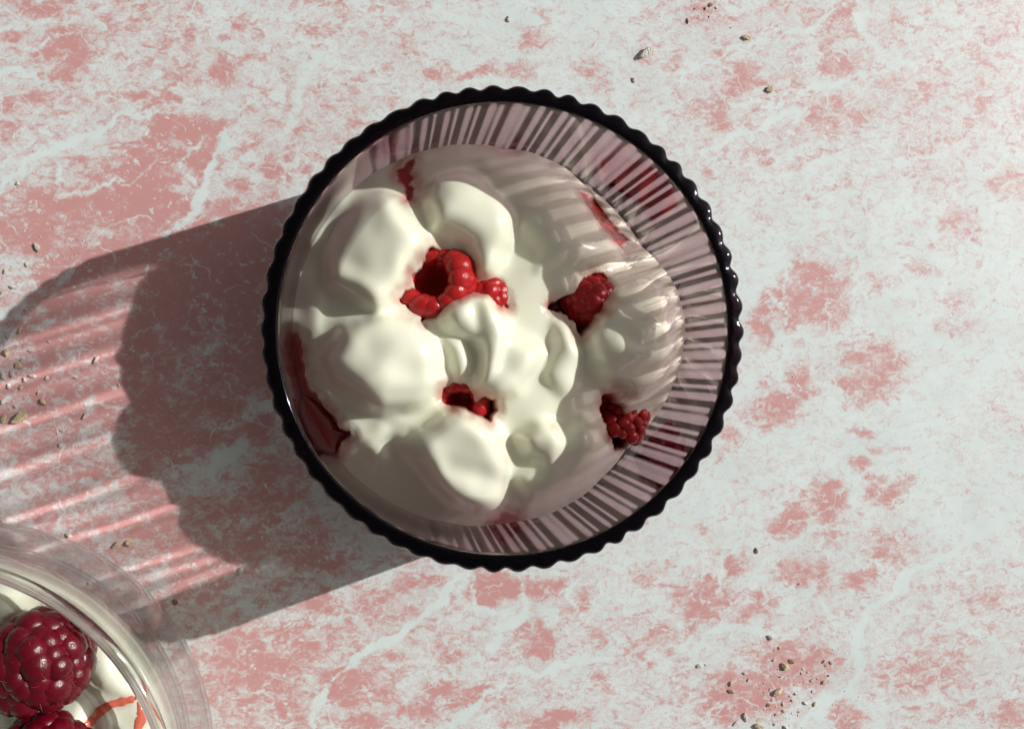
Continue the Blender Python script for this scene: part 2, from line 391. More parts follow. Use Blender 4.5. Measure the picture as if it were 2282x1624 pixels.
for i in range(1, 10):
    a = i / 9 * math.pi / 2
    prof.append((.40 + (Ro(.15) - .40) * math.sin(a), .004 + .146 * (1 - math.cos(a)), BODYA * i / 9))
for z in np.linspace(.19, .625, 12): prof.append((Ro(z), z, BODYA))
prof += [(Ro(.645), .645, BODYA), (Ro(.655), .655, BODYA), (Ro(.664), .664, BODYA), (Ro(.672), .672, RIMA * .9), (Ro(.680), .680, RIMA), (Ro(.690), .690, RIMA)]
for i in range(1, 9):
    a = i / 8 * math.pi / 2
    prof.append((Ro(H0) - .016 * (1 - math.cos(a)), .692 + .018 * math.sin(a), RIMA * (1 - .4 * (i / 8) ** 2)))
prof += [(.522, H0 + .0002, RIMA * .2), (.512, H0 - .0001, 0), (.5088, H0 - .0010, 0), (.5068, H0 - .0035, 0), (.5058, H0 - .008, 0)]
for z in np.linspace(H0 - .02, .2, 16): prof.append((Ri(z), z, 0))
for i in range(1, 10):
    a = i / 9 * math.pi / 2
    prof.append((.37 + (Ri(.2) - .37) * math.cos(a), .2 - .13 * math.sin(a), 0))
prof += [(.2, .068, 0), (.0002, .068, 0)]
V, f = lathe(prof, NRIB * 14, (soft_ribs, rim_ribs))
# waviness added to the smooth inner face to throw light bands on the table
ta = np.arctan2(V[:, 1], V[:, 0]); ra = np.hypot(V[:, 0], V[:, 1])
inn = (ra < .5075) & (ra > .45) & (V[:, 2] > .15) & (V[:, 2] < .70)
wob = .00045 * np.sin(13 * ta + 2.2 * np.sin(3 * ta) + 5 * V[:, 2]) + .0002 * np.sin(29 * ta + 1.3) + .0006 * np.sin(16 * V[:, 2] + 4 * ta)
kk = 1 + np.where(inn, wob * sstep(-.15, .55, -np.cos(ta - math.radians(5))), 0) / np.maximum(ra, .01)
V[:, 0] *= kk; V[:, 1] *= kk
V[:, 2] += BASE_Z
bowl = mesh_obj('glass_bowl', V, f, M_PURPLE)
tag(bowl, 'dark purple ribbed glass bowl with scalloped rim, filled with yogurt', 'bowl')
bowl.cycles.is_caustics_caster = True

# ------------------------------------------------------------------ yogurt in the bowl
YZ = .49
EDGE = [(0,.41),(18,.38),(38,.25),(55,.24),(70,.26),(90,.29),(118,.38),(140,.43),(160,.43),(180,.41),(200,.40),(222,.39),(240,.37),(255,.34),(275,.31),(300,.28),(325,.26),(345,.36),(360,.41)]
LUMPS = [  # outlines of the spoonfuls (photo), height, width of the slope
 ([(735,640),(728,570),(745,490),(790,430),(850,418),(895,440),(925,490),(952,545),(925,585),(905,640),(870,680),(845,692),(790,675)],.060,44),
 ([(945,450),(975,405),(1020,385),(1075,395),(1130,430),(1152,480),(1158,530),(1140,560),(1125,600),(1105,622),(1070,620),(1062,590),(1050,545),(1000,520),(950,500)],.062,42),
 ([(707,793),(745,745),(800,705),(870,700),(940,710),(975,750),(990,800),(988,850),(960,890),(900,920),(850,925),(790,890),(740,850)],.060,44),
 ([(985,700),(1010,665),(1060,640),(1100,655),(1130,690),(1147,730),(1135,790),(1100,850),(1075,872),(1062,820),(1055,760),(1010,740)],.060,36),
 ([(1110,715),(1180,738),(1228,778),(1205,815),(1170,870),(1110,895),(1080,860),(1110,800)],.048,42),
 ([(998,750),(1035,758),(1048,810),(1028,852),(1003,820)],.034,20),
 ([(925,950),(975,915),(1040,905),(1105,945),(1145,1000),(1146,1055),(1128,1100),(1108,1156),(1078,1166),(1020,1125),(960,1090),(920,1040),(912,990)],.074,46),
 ([(880,985),(950,940),(985,1000),(965,1065),(910,1045)],.036,40),
 ([(812,1003),(862,1000),(852,1032),(832,1078),(820,1050)],.022,30),
 ([(1160,965),(1200,932),(1250,943),(1264,980),(1240,1020),(1226,1072),(1193,1068),(1200,1030),(1172,1012)],.062,26),
 ([(1310,740),(1325,680),(1380,640),(1440,620),(1500,640),(1550,700),(1562,750),(1535,810),(1490,870),(1420,890),(1350,850),(1315,800)],.085,95),
 ([(1150,1060),(1230,985),(1300,930),(1350,950),(1385,1010),(1412,1020),(1400,1050),(1340,1130),(1250,1160),(1170,1150)],.060,85),
 ([(900,350),(1000,310),(1150,325),(1250,345),(1320,400),(1400,500),(1400,560),(1300,600),(1200,600),(1170,520),(1150,430),(1050,370)],.036,95),
 ([(1240,700),(1285,715),(1302,780),(1290,850),(1250,872),(1222,830),(1238,770)],.038,38),
 ([(640,640),(690,560),(730,640),(720,740),(660,760)],.02,60), ([(780,1080),(860,1110),(960,1150),(1040,1180),(930,1200),(820,1150)],.025,60), ([(760,960),(840,940),(880,960),(820,1000),(770,1000)],.02,40)]
FOLDS = [  # creases and ridges drawn over them: points, half width, height
 ([(775,570),(795,510),(840,470)],40,-.020), ([(868,440),(905,520),(900,600)],34,.012), ([(750,632),(800,650),(850,678)],26,.016),
 ([(1052,560),(1090,545),(1140,556)],22,-.016), ([(1000,470),(1035,440)],40,.008), ([(1075,400),(1135,450)],26,.008),
 ([(820,760),(880,735),(930,745)],34,-.016), ([(712,793),(760,800),(810,850)],20,.012), ([(795,712),(780,740)],22,.012), ([(880,880),(990,865)],14,-.012), ([(840,830),(900,860)],28,.008),
 ([(1062,680),(1075,740),(1062,800)],14,-.022), ([(1095,690),(1125,745),(1105,820),(1080,860)],15,.014), ([(1000,720),(1040,700)],18,.01), ([(1130,800),(1170,840)],26,-.012),
 ([(1010,1045),(1050,1062),(1110,1062)],24,-.014), ([(962,990),(975,1060),(1035,1108)],16,.010), ([(1000,940),(1080,960)],24,.006), ([(1060,1090),(1090,1140)],22,.010),
 ([(1200,960),(1190,1010),(1200,1050)],16,-.012), ([(1240,960),(1222,1050)],13,.008),
 ([(1412,742),(1440,722),(1466,748),(1450,786),(1405,796),(1370,765)],20,.026), ([(1395,690),(1360,730),(1372,790),(1420,828),(1480,815)],18,-.020), ([(1390,655),(1460,650),(1515,695),(1525,760)],20,.018),
 ([(1285,940),(1320,1000),(1330,1080)],26,.012), ([(1240,1040),(1260,1110)],30,-.01), ([(1265,760),(1280,800)],18,.012), ([(720,470),(700,560),(705,640)],14,-.010), ([(900,920),(960,905),(1010,885)],12,-.012)]
HOLES = {
 'open': ([(965,547),(1000,560),(1040,600),(1042,640),(1020,660),(985,670),(970,700),(945,712),(935,695),(893,665),(905,645),(925,640),(920,610),(945,590),(950,560)], .10),
 'under': ([(1045,632),(1080,626),(1112,638),(1135,684),(1110,676),(1085,654),(1050,645)], .06),
 'right': ([(1350,606),(1360,640),(1342,690),(1300,750),(1288,720),(1270,697),(1230,682),(1250,664),(1290,653),(1305,620),(1325,610)], .09),
 'edge': ([(1350,884),(1377,880),(1402,920),(1428,960),(1414,1010),(1390,1010),(1370,970),(1350,920)], .09),
 'dark': ([(993,868),(1010,861),(1058,879),(1062,896),(1085,888),(1104,892),(1110,915),(1092,937),(1050,916),(1000,902),(988,885)], .085),
 'pool': ([(640,735),(668,755),(668,800),(682,860),(704,892),(742,930),(757,958),(782,968),(757,990),(752,1020),(735,1040),(680,1000),(640,880),(622,780),(625,745)], .07),
 'seep': ([(880,372),(926,342),(920,390),(914,405),(930,412),(922,437),(907,442),(902,415),(888,397)], .012),
 'top': ([(1095,316),(1130,300),(1168,316),(1130,325)], .012),
 'arc': ([(1300,412),(1352,420),(1440,512),(1410,540),(1352,490)], .012),
 'low': ([(1100,1168),(1128,1143),(1160,1149),(1168,1172),(1125,1190)], .012)}
NR, NS = 190, 440
rr = np.concatenate([[0.0], np.linspace(0, 1, NR)[1:] ** .8])
tt = np.arange(NS) * 2 * math.pi / NS
RR, TT = np.meshgrid(rr, tt, indexing='ij')
ea = np.radians([e[0] for e in EDGE]); ez = np.array([e[1] for e in EDGE])
def edge_level(t):
    t = np.mod(t, 2 * math.pi)
    acc = 0
    for k in (-12, -6, 0, 6, 12): acc = acc + np.interp(np.mod(t + math.radians(k), 2 * math.pi), ea, ez)
    return acc / 5
EL_ = edge_level(TT)
rad = RR * (Ri(EL_) + .0012)
YX, YY = rad * np.cos(TT), rad * np.sin(TT)
qx, qy = PXn(np.stack([YX.ravel(), YY.ravel(), np.full(YX.size, YZ)], -1))
# outer places are seen where the surface has sunk: look them up at their own height
zb0 = (.485 + (EL_ - .485) * RR ** 3.6).ravel()
SHY = 1 - .085 * np.exp(-((TT - math.radians(40)) / math.radians(17)) ** 2) - .03 * np.exp(-((TT - math.radians(318)) / math.radians(16)) ** 2)
qx, qy = PXn(np.stack([YX.ravel(), YY.ravel(), zb0], -1))
# sculpt on a square grid laid over the bowl, soften it, then read it off
g = 2.5
GX, GY = np.meshgrid(np.arange(560, 1640, g), np.arange(220, 1280, g))
ux = GX + 18 * (fbm(GX / 80, GY / 80, 2, 61) - .5) * 2; uy = GY + 18 * (fbm(GX / 80, GY / 80, 2, 67) - .5) * 2
acc = np.zeros(GX.shape); K = .007
for (pts, h_, wd) in LUMPS:
    u = np.clip(-poly_sd(ux, uy, pts) / wd, 0, 1)
    hgt = h_ * np.sqrt(np.clip(1 - (1 - u) ** 2, 0, 1))
    hh = np.clip(.5 + .5 * (hgt - acc) / K, 0, 1)
    acc = np.where(u > 0, acc * (1 - hh) + hgt * hh + K * hh * (1 - hh), acc)
for (pts, wd, h_) in FOLDS:
    q = seg_dist(ux, uy, pts) / wd
    acc += .62 * h_ * np.exp(-1.1 * q * q)
acc += .016 * (fbm(GX / 120, GY / 120, 2, 71) - .5) * 2
def blur(A, sg):
    k = np.arange(-int(3 * sg), int(3 * sg) + 1); w = np.exp(-k * k / (2 * sg * sg)); w /= w.sum()
    A = np.apply_along_axis(lambda v: np.convolve(np.pad(v, len(k) // 2, 'edge'), w, 'valid'), 0, A)
    return np.apply_along_axis(lambda v: np.convolve(np.pad(v, len(k) // 2, 'edge'), w, 'valid'), 1, A)
acc = .55 * blur(acc, 3.0) + .45 * blur(acc, 7)
def bil(A, x, y):
    fx = np.clip((x - 560) / g, 0, A.shape[1] - 2); fy = np.clip((y - 220) / g, 0, A.shape[0] - 2)
    i = fx.astype(int); j = fy.astype(int); fx = fx - i; fy = fy - j
    return (A[j, i] * (1 - fx) + A[j, i + 1] * fx) * (1 - fy) + (A[j + 1, i] * (1 - fx) + A[j + 1, i + 1] * fx) * fy
acc = bil(acc, qx, qy)
rim_fade = 1 - sstep(.80, .99, RR.ravel()) * .85
zz = zb0 - .040 + acc * 1.35 * rim_fade
juice = np.zeros(len(qx))
hx = qx + 5 * (fbm(qx / 14, qy / 14, 2, 81) - .5) * 2; hy = qy + 5 * (fbm(qx / 14, qy / 14, 2, 87) - .5) * 2
for k, (pts, dep) in HOLES.items():
    sd = poly_sd(hx, hy, pts)
    zz -= dep * (1 - sstep(-6, 3, sd)) + .008 * (1 - sstep(0, 28, sd))
    juice = np.maximum(juice, 1 - sstep(-4, 3, sd)); juice = np.maximum(juice, .55 * (1 - sstep(0, 34, sd)) * fbm(qx / 26, qy / 26, 2, 91) * 1.6)
# ripples where it meets the ribs of the wall
zz += .004 * np.sin(NRIB * TT.ravel() * .5) * sstep(.9, 1, RR.ravel())
zmat = zz.reshape(RR.shape)
zmat[0, :] = zmat[0, :].mean()
rad_f = RR * (Ri(np.clip(zmat, .08, .70)) + .0012) * (1 - (1 - SHY) * sstep(.55, 1, RR))
YX, YY = rad_f * np.cos(TT), rad_f * np.sin(TT)
V = np.stack([YX.ravel(), YY.ravel(), zmat.ravel()], -1)
f = []
for i in range(1, NR - 1):
    for k in range(NS):
        k2 = (k + 1) % NS
        f.append((i * NS + k, (i + 1) * NS + k, (i + 1) * NS + k2, i * NS + k2))
for k in range(NS): f.append((0, NS + k, NS + (k + 1) % NS))
# side and bottom against the glass
last = (NR - 1) * NS; extra = []; nb = len(V)
zl = zmat[-1]
for j, u in enumerate((.25, .5, .75, 1.0)):
    z_ = zl * (1 - u) + .205 * u
    r_ = (Ri(z_) + .0012) * SHY[-1]
    extra.append(np.stack([r_ * np.cos(tt), r_ * np.sin(tt), z_], -1))
for i in range(1, 7):
    a = i / 6 * math.pi / 2
    r_ = .36 + (Ri(.2) + .001 - .36) * math.cos(a)
    extra.append(np.stack([r_ * np.cos(tt), r_ * np.sin(tt), 0 * tt + .205 - .128 * math.sin(a)], -1))
V = np.concatenate([V] + extra + [np.array([[0, 0, .077]])])
prev = last
for j in range(len(extra)):
    cur = nb + j * NS
    for k in range(NS):
        k2 = (k + 1) % NS
        f.append((prev + k, cur + k, cur + k2, prev + k2))
    prev = cur
for k in range(NS): f.append((prev + k, len(V) - 1, prev + (k + 1) % NS))
V[:, 2] += BASE_Z
yog = mesh_obj('yogurt', V, f, M_YOG)
a = yog.data.attributes.new('juice', 'FLOAT', 'POINT')
ja = np.zeros(len(V), np.float32); ja[:len(juice)] = juice
a.data.foreach_set('value', ja)
tag(yog, 'thick lumpy white yogurt spooned into the purple ribbed bowl', 'yogurt')
yog.cycles.is_caustics_receiver = True
def yog_height(x, y):
    d = (V[:NR * NS, 0] - x) ** 2 + (V[:NR * NS, 1] - y) ** 2
    return float(V[int(d.argmin()), 2])

# ------------------------------------------------------------------ raspberries
def ico(sub, jitter=0, seed=0, sq=(1, 1, 1)):
    bm = bmesh.new(); bmesh.ops.create_icosphere(bm, subdivisions=sub, radius=1)
    r_ = random.Random(seed)
    for v in bm.verts:
        k = 1 + jitter * (r_.random() - .5) * 2
        v.co = Vector((v.co.x * sq[0] * k, v.co.y * sq[1] * k, v.co.z * sq[2] * k))
    return bm
def bm_mesh(bm, name, m, smooth=True):
    me = bpy.data.meshes.new(name); bm.to_mesh(me); bm.free()
    me.materials.append(m)
    if smooth: me.polygons.foreach_set('use_smooth', [True] * len(me.polygons))
    return me
DRUP = {}
for key, m in (('fresh', M_BERRY), ('soft', M_SOFT)):
    DRUP[key] = [bm_mesh(ico(3 if key == 'soft' else 2, .02, s, (1, 1, .85)), 'drupelet', m) for s in (1, 2, 3)]
def core_mesh(name, R_, L_, m):
    # hollow thimble, open at +z... closed tip at -z end
    out = []
    for i in range(0, 9):
        a = i / 8 * math.pi / 2
        out.append((max(R_ * .86 * math.sin(a), .0004), -L_ * .86 * math.cos(a), 0))
    out += [(R_ * .88, L_ * .15, 0), (R_ * .80, L_ * .30, 0), (R_ * .66, L_ * .34, 0), (R_ * .54, L_ * .26, 0), (R_ * .46, 0, 0), (R_ * .34, -L_ * .3, 0), (R_ * .18, -L_ * .5, 0), (.0004, -L_ * .54, 0)]
    v, f_ = lathe(out, 24)
    for p in v:
        k = 1 + .05 * math.sin(5 * math.atan2(p[1], p[0])) + .03 * math.sin(9 * math.atan2(p[1], p[0]) + 1)
        p[0] *= k; p[1] *= k
    return v, f_
def raspberry(name, loc, rot, R_, L_, kind, label, group=None, keep=lambda c: True, rows=6, hairs=True, squash=(1, 1, 1), dsize=1.0):
    root = empty(name, loc, rot); root.scale = squash
    v, f_ = core_mesh('core', R_, L_, M_CORE)
    mesh_obj('core', v, f_, M_CORE, root)
    rd = random.Random(hash(name + label) & 0xffff if False else sum(map(ord, label)))
    Mx = Euler(rot).to_matrix()
    hv, hf = [], []
    for j in range(rows + 1):
        a = (j / rows) * math.radians(104)
        n = max(1, round(2 * math.pi * math.sin(a) * R_ / (R_ * .50 / dsize ** .5))) if j else 1
        for k in range(n):
            ph = 2 * math.pi * (k + .5 * (j % 2) + .24 * rd.uniform(-1, 1)) / n
            aa = a + rd.uniform(-.08, .08)
            dirv = Vector((math.sin(aa) * math.cos(ph), math.sin(aa) * math.sin(ph), -math.cos(aa)))
            emb = .86 if kind == 'soft' else .82
            pos = Vector((dirv.x * R_ * emb, dirv.y * R_ * emb, dirv.z * L_ * emb))
            wpos = Mx @ pos
            if not keep(wpos): continue
            o = inst('drupelet', rd.choice(DRUP[kind]), root)
            s = R_ * .285 * dsize * rd.uniform(.82, 1.16)
            o.location = pos
            o.rotation_euler = dirv.to_track_quat('Z', 'Y').to_euler()
            o.scale = (s, s * rd.uniform(.95, 1.15), s * rd.uniform(.9, 1.05))
            if hairs and rd.random() < .5:
                b = pos + dirv * s * .75
                d2 = (dirv + Vector((rd.uniform(-1, 1), rd.uniform(-1, 1), rd.uniform(-1, 1))) * .9).normalized()
                side = d2.cross(Vector((.3, .5, .8))).normalized() * R_ * .0045
                i0 = len(hv); ln = R_ * rd.uniform(.18, .32)
                mid = b + d2 * ln * .5; tip = b + d2 * ln + dirv * -.2 * ln
                up2 = d2.cross(side).normalized() * R_ * .0045
                hv += [b - side, b + side, b + up2, mid - side, mid + side, mid + up2, tip]
                hf += [(i0, i0 + 1, i0 + 4, i0 + 3), (i0 + 1, i0 + 2, i0 + 5, i0 + 4), (i0 + 2, i0, i0 + 3, i0 + 5), (i0 + 3, i0 + 4, i0 + 6), (i0 + 4, i0 + 5, i0 + 6), (i0 + 5, i0 + 3, i0 + 6)]
    if hairs and hv:
        h_ = mesh_obj('hairs', hv, hf, M_HAIR, root); h_['kind'] = 'stuff'
    tag(root, label, 'raspberry', group)
    return root
GB = 'raspberries sunk in the bowl of yogurt'
def brim(key):
    """mean level of the yogurt just outside a hole"""
    pts = np.array(HOLES[key][0], float); c = pts.mean(0); out = c + (pts - c) * 1.18
    zs = []
    for (a_, b_) in out:
        q = W(a_, b_, YZ); zs.append(yog_height(q.x, q.y))
    return float(np.median(zs))
def sunk(key, px_, py_, below): 
    z = brim(key) - below
    return W(px_, py_, z)
up = lambda lo: (lambda c: c.z > lo)
raspberry('raspberry', sunk('open', 976, 634, .052), (math.radians(-24), math.radians(-20), .4), .088, .10, 'soft', 'torn open red raspberry with a hollow centre near the middle of the yogurt', GB, keep=up(-.06), hairs=False, dsize=1.4, squash=(1.05, .9, 1))
raspberry('raspberry', sunk('under', 1090, 662, .062), (math.radians(160), 0, 1), .06, .07, 'soft', 'dark raspberry almost buried just right of the hollow torn one', GB, keep=up(-.02), hairs=False, dsize=1.3)
raspberry('raspberry', sunk('right', 1308, 668, .066), (math.radians(205), math.radians(25), .6), .066, .08, 'soft', 'bright red raspberry showing in the shaded yogurt beside the striped sunlit part', GB, keep=up(-.03), hairs=False, dsize=1.25)
raspberry('raspberry', sunk('edge', 1388, 945, .075), (math.radians(95), 0, math.radians(-25)), .062, .09, 'soft', 'deep red raspberry at the lower right edge of the yogurt', GB, keep=up(-.02), hairs=True, dsize=.95)
raspberry('raspberry', sunk('dark', 1030, 890, .058), (math.radians(18), math.radians(-12), 0), .06, .07, 'soft', 'small dark hollow raspberry in the crease below the centre of the yogurt', GB, keep=up(-.04), hairs=False, dsize=1.5)

# ------------------------------------------------------------------ juice and sauce that lies on the yogurt
def film(name, pts, z, thick_, m, label, cat, wob=3, parent=None):
    """a shallow puddle: a closed domed slab"""
    n = len(pts); out = []
    for i in range(n):
        for k in range(4):
            u = k / 4
            x = pts[i][0] * (1 - u) + pts[(i + 1) % n][0] * u; y = pts[i][1] * (1 - u) + pts[(i + 1) % n][1] * u
            out.append((x, y))
    out = np.array(out); out = (np.roll(out, 1, 0) + 2 * out + np.roll(out, -1, 0)) / 4
    c = out.mean(0); vv = []; ff = []; m_ = len(out)
    rings = [1.0, .93, .8, .6, .35]
    for i, s in enumerate(rings):
        q = c + (out - c) * s
        zt = z + thick_ * math.sqrt(1 - s * s * .999)
        for a_, b_ in q: vv.append(tuple(W(a_, b_, zt)))
    vv.append(tuple(W(c[0], c[1], z + thick_)))
    for i in range(len(rings) - 1):
        for k in range(m_):
            k2 = (k + 1) % m_
            ff.append((i * m_ + k, (i + 1) * m_ + k, (i + 1) * m_ + k2, i * m_ + k2))
    o_ = (len(rings) - 1) * m_
    for k in range(m_): ff.append((o_ + k, len(vv) - 1, o_ + (k + 1) % m_))
    b0 = len(vv)
    for a_, b_ in out: vv.append(tuple(W(a_, b_, z - thick_ * .6)))
    for k in range(m_): ff.append((k, (k + 1) % m_, b0 + (k + 1) % m_, b0 + k))
    ff.append(tuple(b0 + k for k in range(m_ - 1, -1, -1)))
    bm = bmesh.new()
    me_ = bpy.data.meshes.new(name); me_.from_pydata(vv, [], ff); bm.from_mesh(me_); bmesh.ops.recalc_face_normals(bm, faces=bm.faces); bm.to_mesh(me_); bm.free()
    me_.materials.append(m); me_.polygons.foreach_set('use_smooth', [True] * len(me_.polygons))
    o = bpy.data.objects.new(name, me_); COL.objects.link(o)
    tag(o, label, cat)
    return o

film('juice_pool', [(668,872),(704,892),(742,930),(757,958),(782,968),(757,990),(745,1022),(712,1012),(680,950)], brim('pool') - .035, .012, M_JUICE, 'dark red glossy juice pooled between yogurt and the left glass wall', 'juice')

# ------------------------------------------------------------------ clear double-walled glass at the corner
GC = (-1.304, -1.069)
def shell(pts, nseg=160): return lathe([(r_, z, 0) for r_, z in pts], nseg, None, GC)
def arc(r0, z0, r1, z1, rm, zm, n=10):
    t = np.linspace(0, 1, n)
    # quadratic through the middle point
    cr, cz = 2 * rm - (r0 + r1) / 2, 2 * zm - (z0 + z1) / 2
    return [((1 - a) ** 2 * r0 + 2 * a * (1 - a) * cr + a * a * r1, (1 - a) ** 2 * z0 + 2 * a * (1 - a) * cz + a * a * z1) for a in t]
cup = empty('dessert_glass', (GC[0], GC[1], 0))
tag(cup, 'clear double-walled dessert glass cut off by the lower left corner', 'glass')
def ring_part(name, pts, m, nseg=180):
    v, f_ = lathe([(r_ * .972, z, 0) for r_, z in pts], nseg)
    v[:, 2] += .0015
    return mesh_obj(name, v, f_, m, cup)
def closed(outer_, inner_): return outer_ + inner_[::-1] + [outer_[0]]
o1 = [(.0004, 0), (.34, 0), (.37, .006)] + arc(.40, .02, .622, .30, .555, .115, 18) + arc(.622, .30, .593, .646, .619, .49, 18)[1:]
o2 = [(.0004, .012), (.33, .012), (.365, .017)] + arc(.392, .032, .613, .30, .546, .12, 18) + arc(.613, .30, .5845, .646, .610, .49, 18)[1:]
ring_part('outer_wall', o1 + o2[::-1], M_THIN)
i1 = arc(.0004, .08, .560, .36, .452, .145, 18) + arc(.560, .36, .5825, .646, .578, .50, 16)[1:]
i2 = arc(.0004, .09, .552, .36, .444, .155, 18) + arc(.552, .36, .5755, .646, .571, .50, 16)[1:]
ring_part('inner_wall', i1 + i2[::-1], M_THIN)
lip = [((.5840 + .016 * math.cos(a)), .658 + .017 * math.sin(a)) for a in np.linspace(-math.pi / 2, 1.5 * math.pi, 25)]
rim_o = ring_part('rim', lip, M_CLEAR, 260)
rim_o.cycles.is_caustics_caster = True
# yogurt inside it
YL = .535
rs = np.linspace(0, 1, 70) ** .8; ts = np.arange(220) * 2 * math.pi / 220
ZR, ZT = np.meshgrid(rs, ts, indexing='ij')
r_in = .555
yx = GC[0] + ZR * r_in * np.cos(ZT); yy_ = GC[1] + ZR * r_in * np.sin(ZT)
qx2, qy2 = PXn(np.stack([yx.ravel(), yy_.ravel(), np.full(yx.size, YL)], -1))
hz = np.zeros(len(qx2))
for (pts, r_, h_, pw) in [([(250,1590),(290,1600)],60,.03,.8), ([(20,1330),(60,1310)],60,.03,.8), ([(200,1560)],70,.02,.8), ([(230,1480),(260,1530)],45,.02,.8), ([(30,1600),(70,1590)],50,.03,.8), ([(180,1610)],40,.03,.8)]:
    s = np.clip(seg_dist(qx2, qy2, pts) / r_, 0, 1); hz = np.maximum(hz, h_ * (1 - s * s) ** pw)
hz += .022 * (fbm(qx2 / 80, qy2 / 80, 3, 5) - .5) * 2
def sauce_amount(qx_, qy_):
    a_ = np.zeros(len(qx_))
    for pts, wd in (([(175,1622),(205,1606),(225,1580),(250,1565),(300,1556)], 8), ([(312,1560),(318,1590),(305,1640)], 9)):
        a_ = np.maximum(a_, 1 - sstep(.5, 1.3, seg_dist(qx_ + 5 * (fbm(qx_ / 20, qy_ / 20, 2, 3) - .5) * 2, qy_ + 5 * (fbm(qx_ / 20, qy_ / 20, 2, 8) - .5) * 2, pts) / wd))
    return a_
sa = sauce_amount(qx2, qy2)
zt = YL + (hz * (1 - sstep(.9, 1, ZR.ravel()) * .7))
V = [np.stack([yx.ravel(), yy_.ravel(), zt], -1)]
nr_, ns_ = ZR.shape
f = [(i * ns_ + k, (i + 1) * ns_ + k, (i + 1) * ns_ + (k + 1) % ns_, i * ns_ + (k + 1) % ns_) for i in range(nr_ - 1) for k in range(ns_)]
zl = zt.reshape(nr_, ns_)[-1]
prev = (nr_ - 1) * ns_
side = [(.554, .50), (.5497, .44), (.536, .36), (.5025, .268), (.4306, .157), (.243, .108), (.0005, .0915)]
for j, (r_, z_) in enumerate(side):
    V.append(np.stack([GC[0] + r_ * np.cos(ts), GC[1] + r_ * np.sin(ts), 0 * ts + z_], -1))
    cur = (nr_ + j) * ns_
    f += [(prev + k, cur + k, cur + (k + 1) % ns_, prev + (k + 1) % ns_) for k in range(ns_)]
    prev = cur
V = np.concatenate(V); V[:, 2] += .002
yog2 = mesh_obj('yogurt', V, f, M_YOG)
a = yog2.data.attributes.new('juice', 'FLOAT', 'POINT'); ja = np.zeros(len(V), np.float32); ja[:len(sa)] = .30 * np.maximum(sa, .5 * (1 - sstep(6, 26, np.minimum(seg_dist(qx2, qy2, [(168,1630),(205,1606),(225,1580),(250,1565),(305,1553)]), seg_dist(qx2, qy2, [(314,1556),(318,1590),(300,1650)]))))); a.data.foreach_set('value', ja)
tag(yog2, 'smooth cream coloured yogurt in the clear glass, streaked with red sauce', 'yogurt')
yog2.cycles.is_caustics_receiver = True
# sauce ribbon as its own raised trickle
def y2_height(x, y):
    d = (V[:nr_ * ns_, 0] - x) ** 2 + (V[:nr_ * ns_, 1] - y) ** 2
    ix = np.argpartition(d, 8)[:8]; w_ = 1 / (d[ix] + 1e-6)
    return float((V[ix, 2] * w_).sum() / w_.sum())
def trickle(pts, wd, label):
    # resample
    pts = np.array(pts, float); segs = np.r_[0, np.cumsum(np.hypot(*np.diff(pts, axis=0).T))]
    u = np.linspace(0, segs[-1], 40)
    cx = np.interp(u, segs, pts[:, 0]); cy2 = np.interp(u, segs, pts[:, 1])
    for _ in range(4):
        cx[1:-1] = (cx[:-2] + 2 * cx[1:-1] + cx[2:]) / 4; cy2[1:-1] = (cy2[:-2] + 2 * cy2[1:-1] + cy2[2:]) / 4
    vv, ff = [], []
    for i in range(40):
        c = W(cx[i], cy2[i], YL + .01)
        a_ = W(cx[max(i - 1, 0)], cy2[max(i - 1, 0)], YL); b_ = W(cx[min(i + 1, 39)], cy2[min(i + 1, 39)], YL)
        t_ = (b_ - a_).normalized(); s_ = Vector((-t_.y, t_.x, 0))
        w_ = wd * (.75 + .5 * float(vnoise(np.array([i * .35]), np.array([wd * 10.]), 5)[0])) * (1 if 1 < i < 38 else .5)
        for k, (o_, zz_) in enumerate(((-1, -.004), (-.7, .001), (0, .0026), (.7, .001), (1, -.004))):
            q = c + s_ * o_ * w_
            vv.append((q.x, q.y, y2_height(q.x, q.y) + zz_))
    for i in range(39):
        for k in range(4): ff.append((i * 5 + k, i * 5 + k + 1, (i + 1) * 5 + k + 1, (i + 1) * 5 + k))
        ff.append((i * 5 + 4, i * 5, (i + 1) * 5, (i + 1) * 5 + 4))
    ff += [(0, 1, 2, 3, 4), (199, 198, 197, 196, 195)]
    o = mesh_obj('sauce_trickle', vv, ff, M_SAUCE)
    tag(o, label, 'sauce'); return o
trickle([(168,1630),(205,1606),(225,1580),(250,1565),(305,1553)], .012, 'thin curved red sauce trickle below the big raspberry in the clear glass')
trickle([(314,1556),(318,1590),(300,1650)], .013, 'short red sauce streak against the right wall of the clear glass')
p = W(88, 1478, .60)
raspberry('raspberry', p, (math.radians(128), math.radians(22), math.radians(20)), .112, .125, 'fresh', 'big whole dark crimson raspberry on the yogurt in the clear glass', 'raspberries on the clear glass dessert', rows=7, dsize=1.12)
p = W(105, 1688, .60)
raspberry('raspberry', p, (math.radians(170), math.radians(-12), 2), .10, .105, 'fresh', 'second crimson raspberry at the very bottom edge, only its top in frame', 'raspberries on the clear glass dessert', rows=7, dsize=1.12)

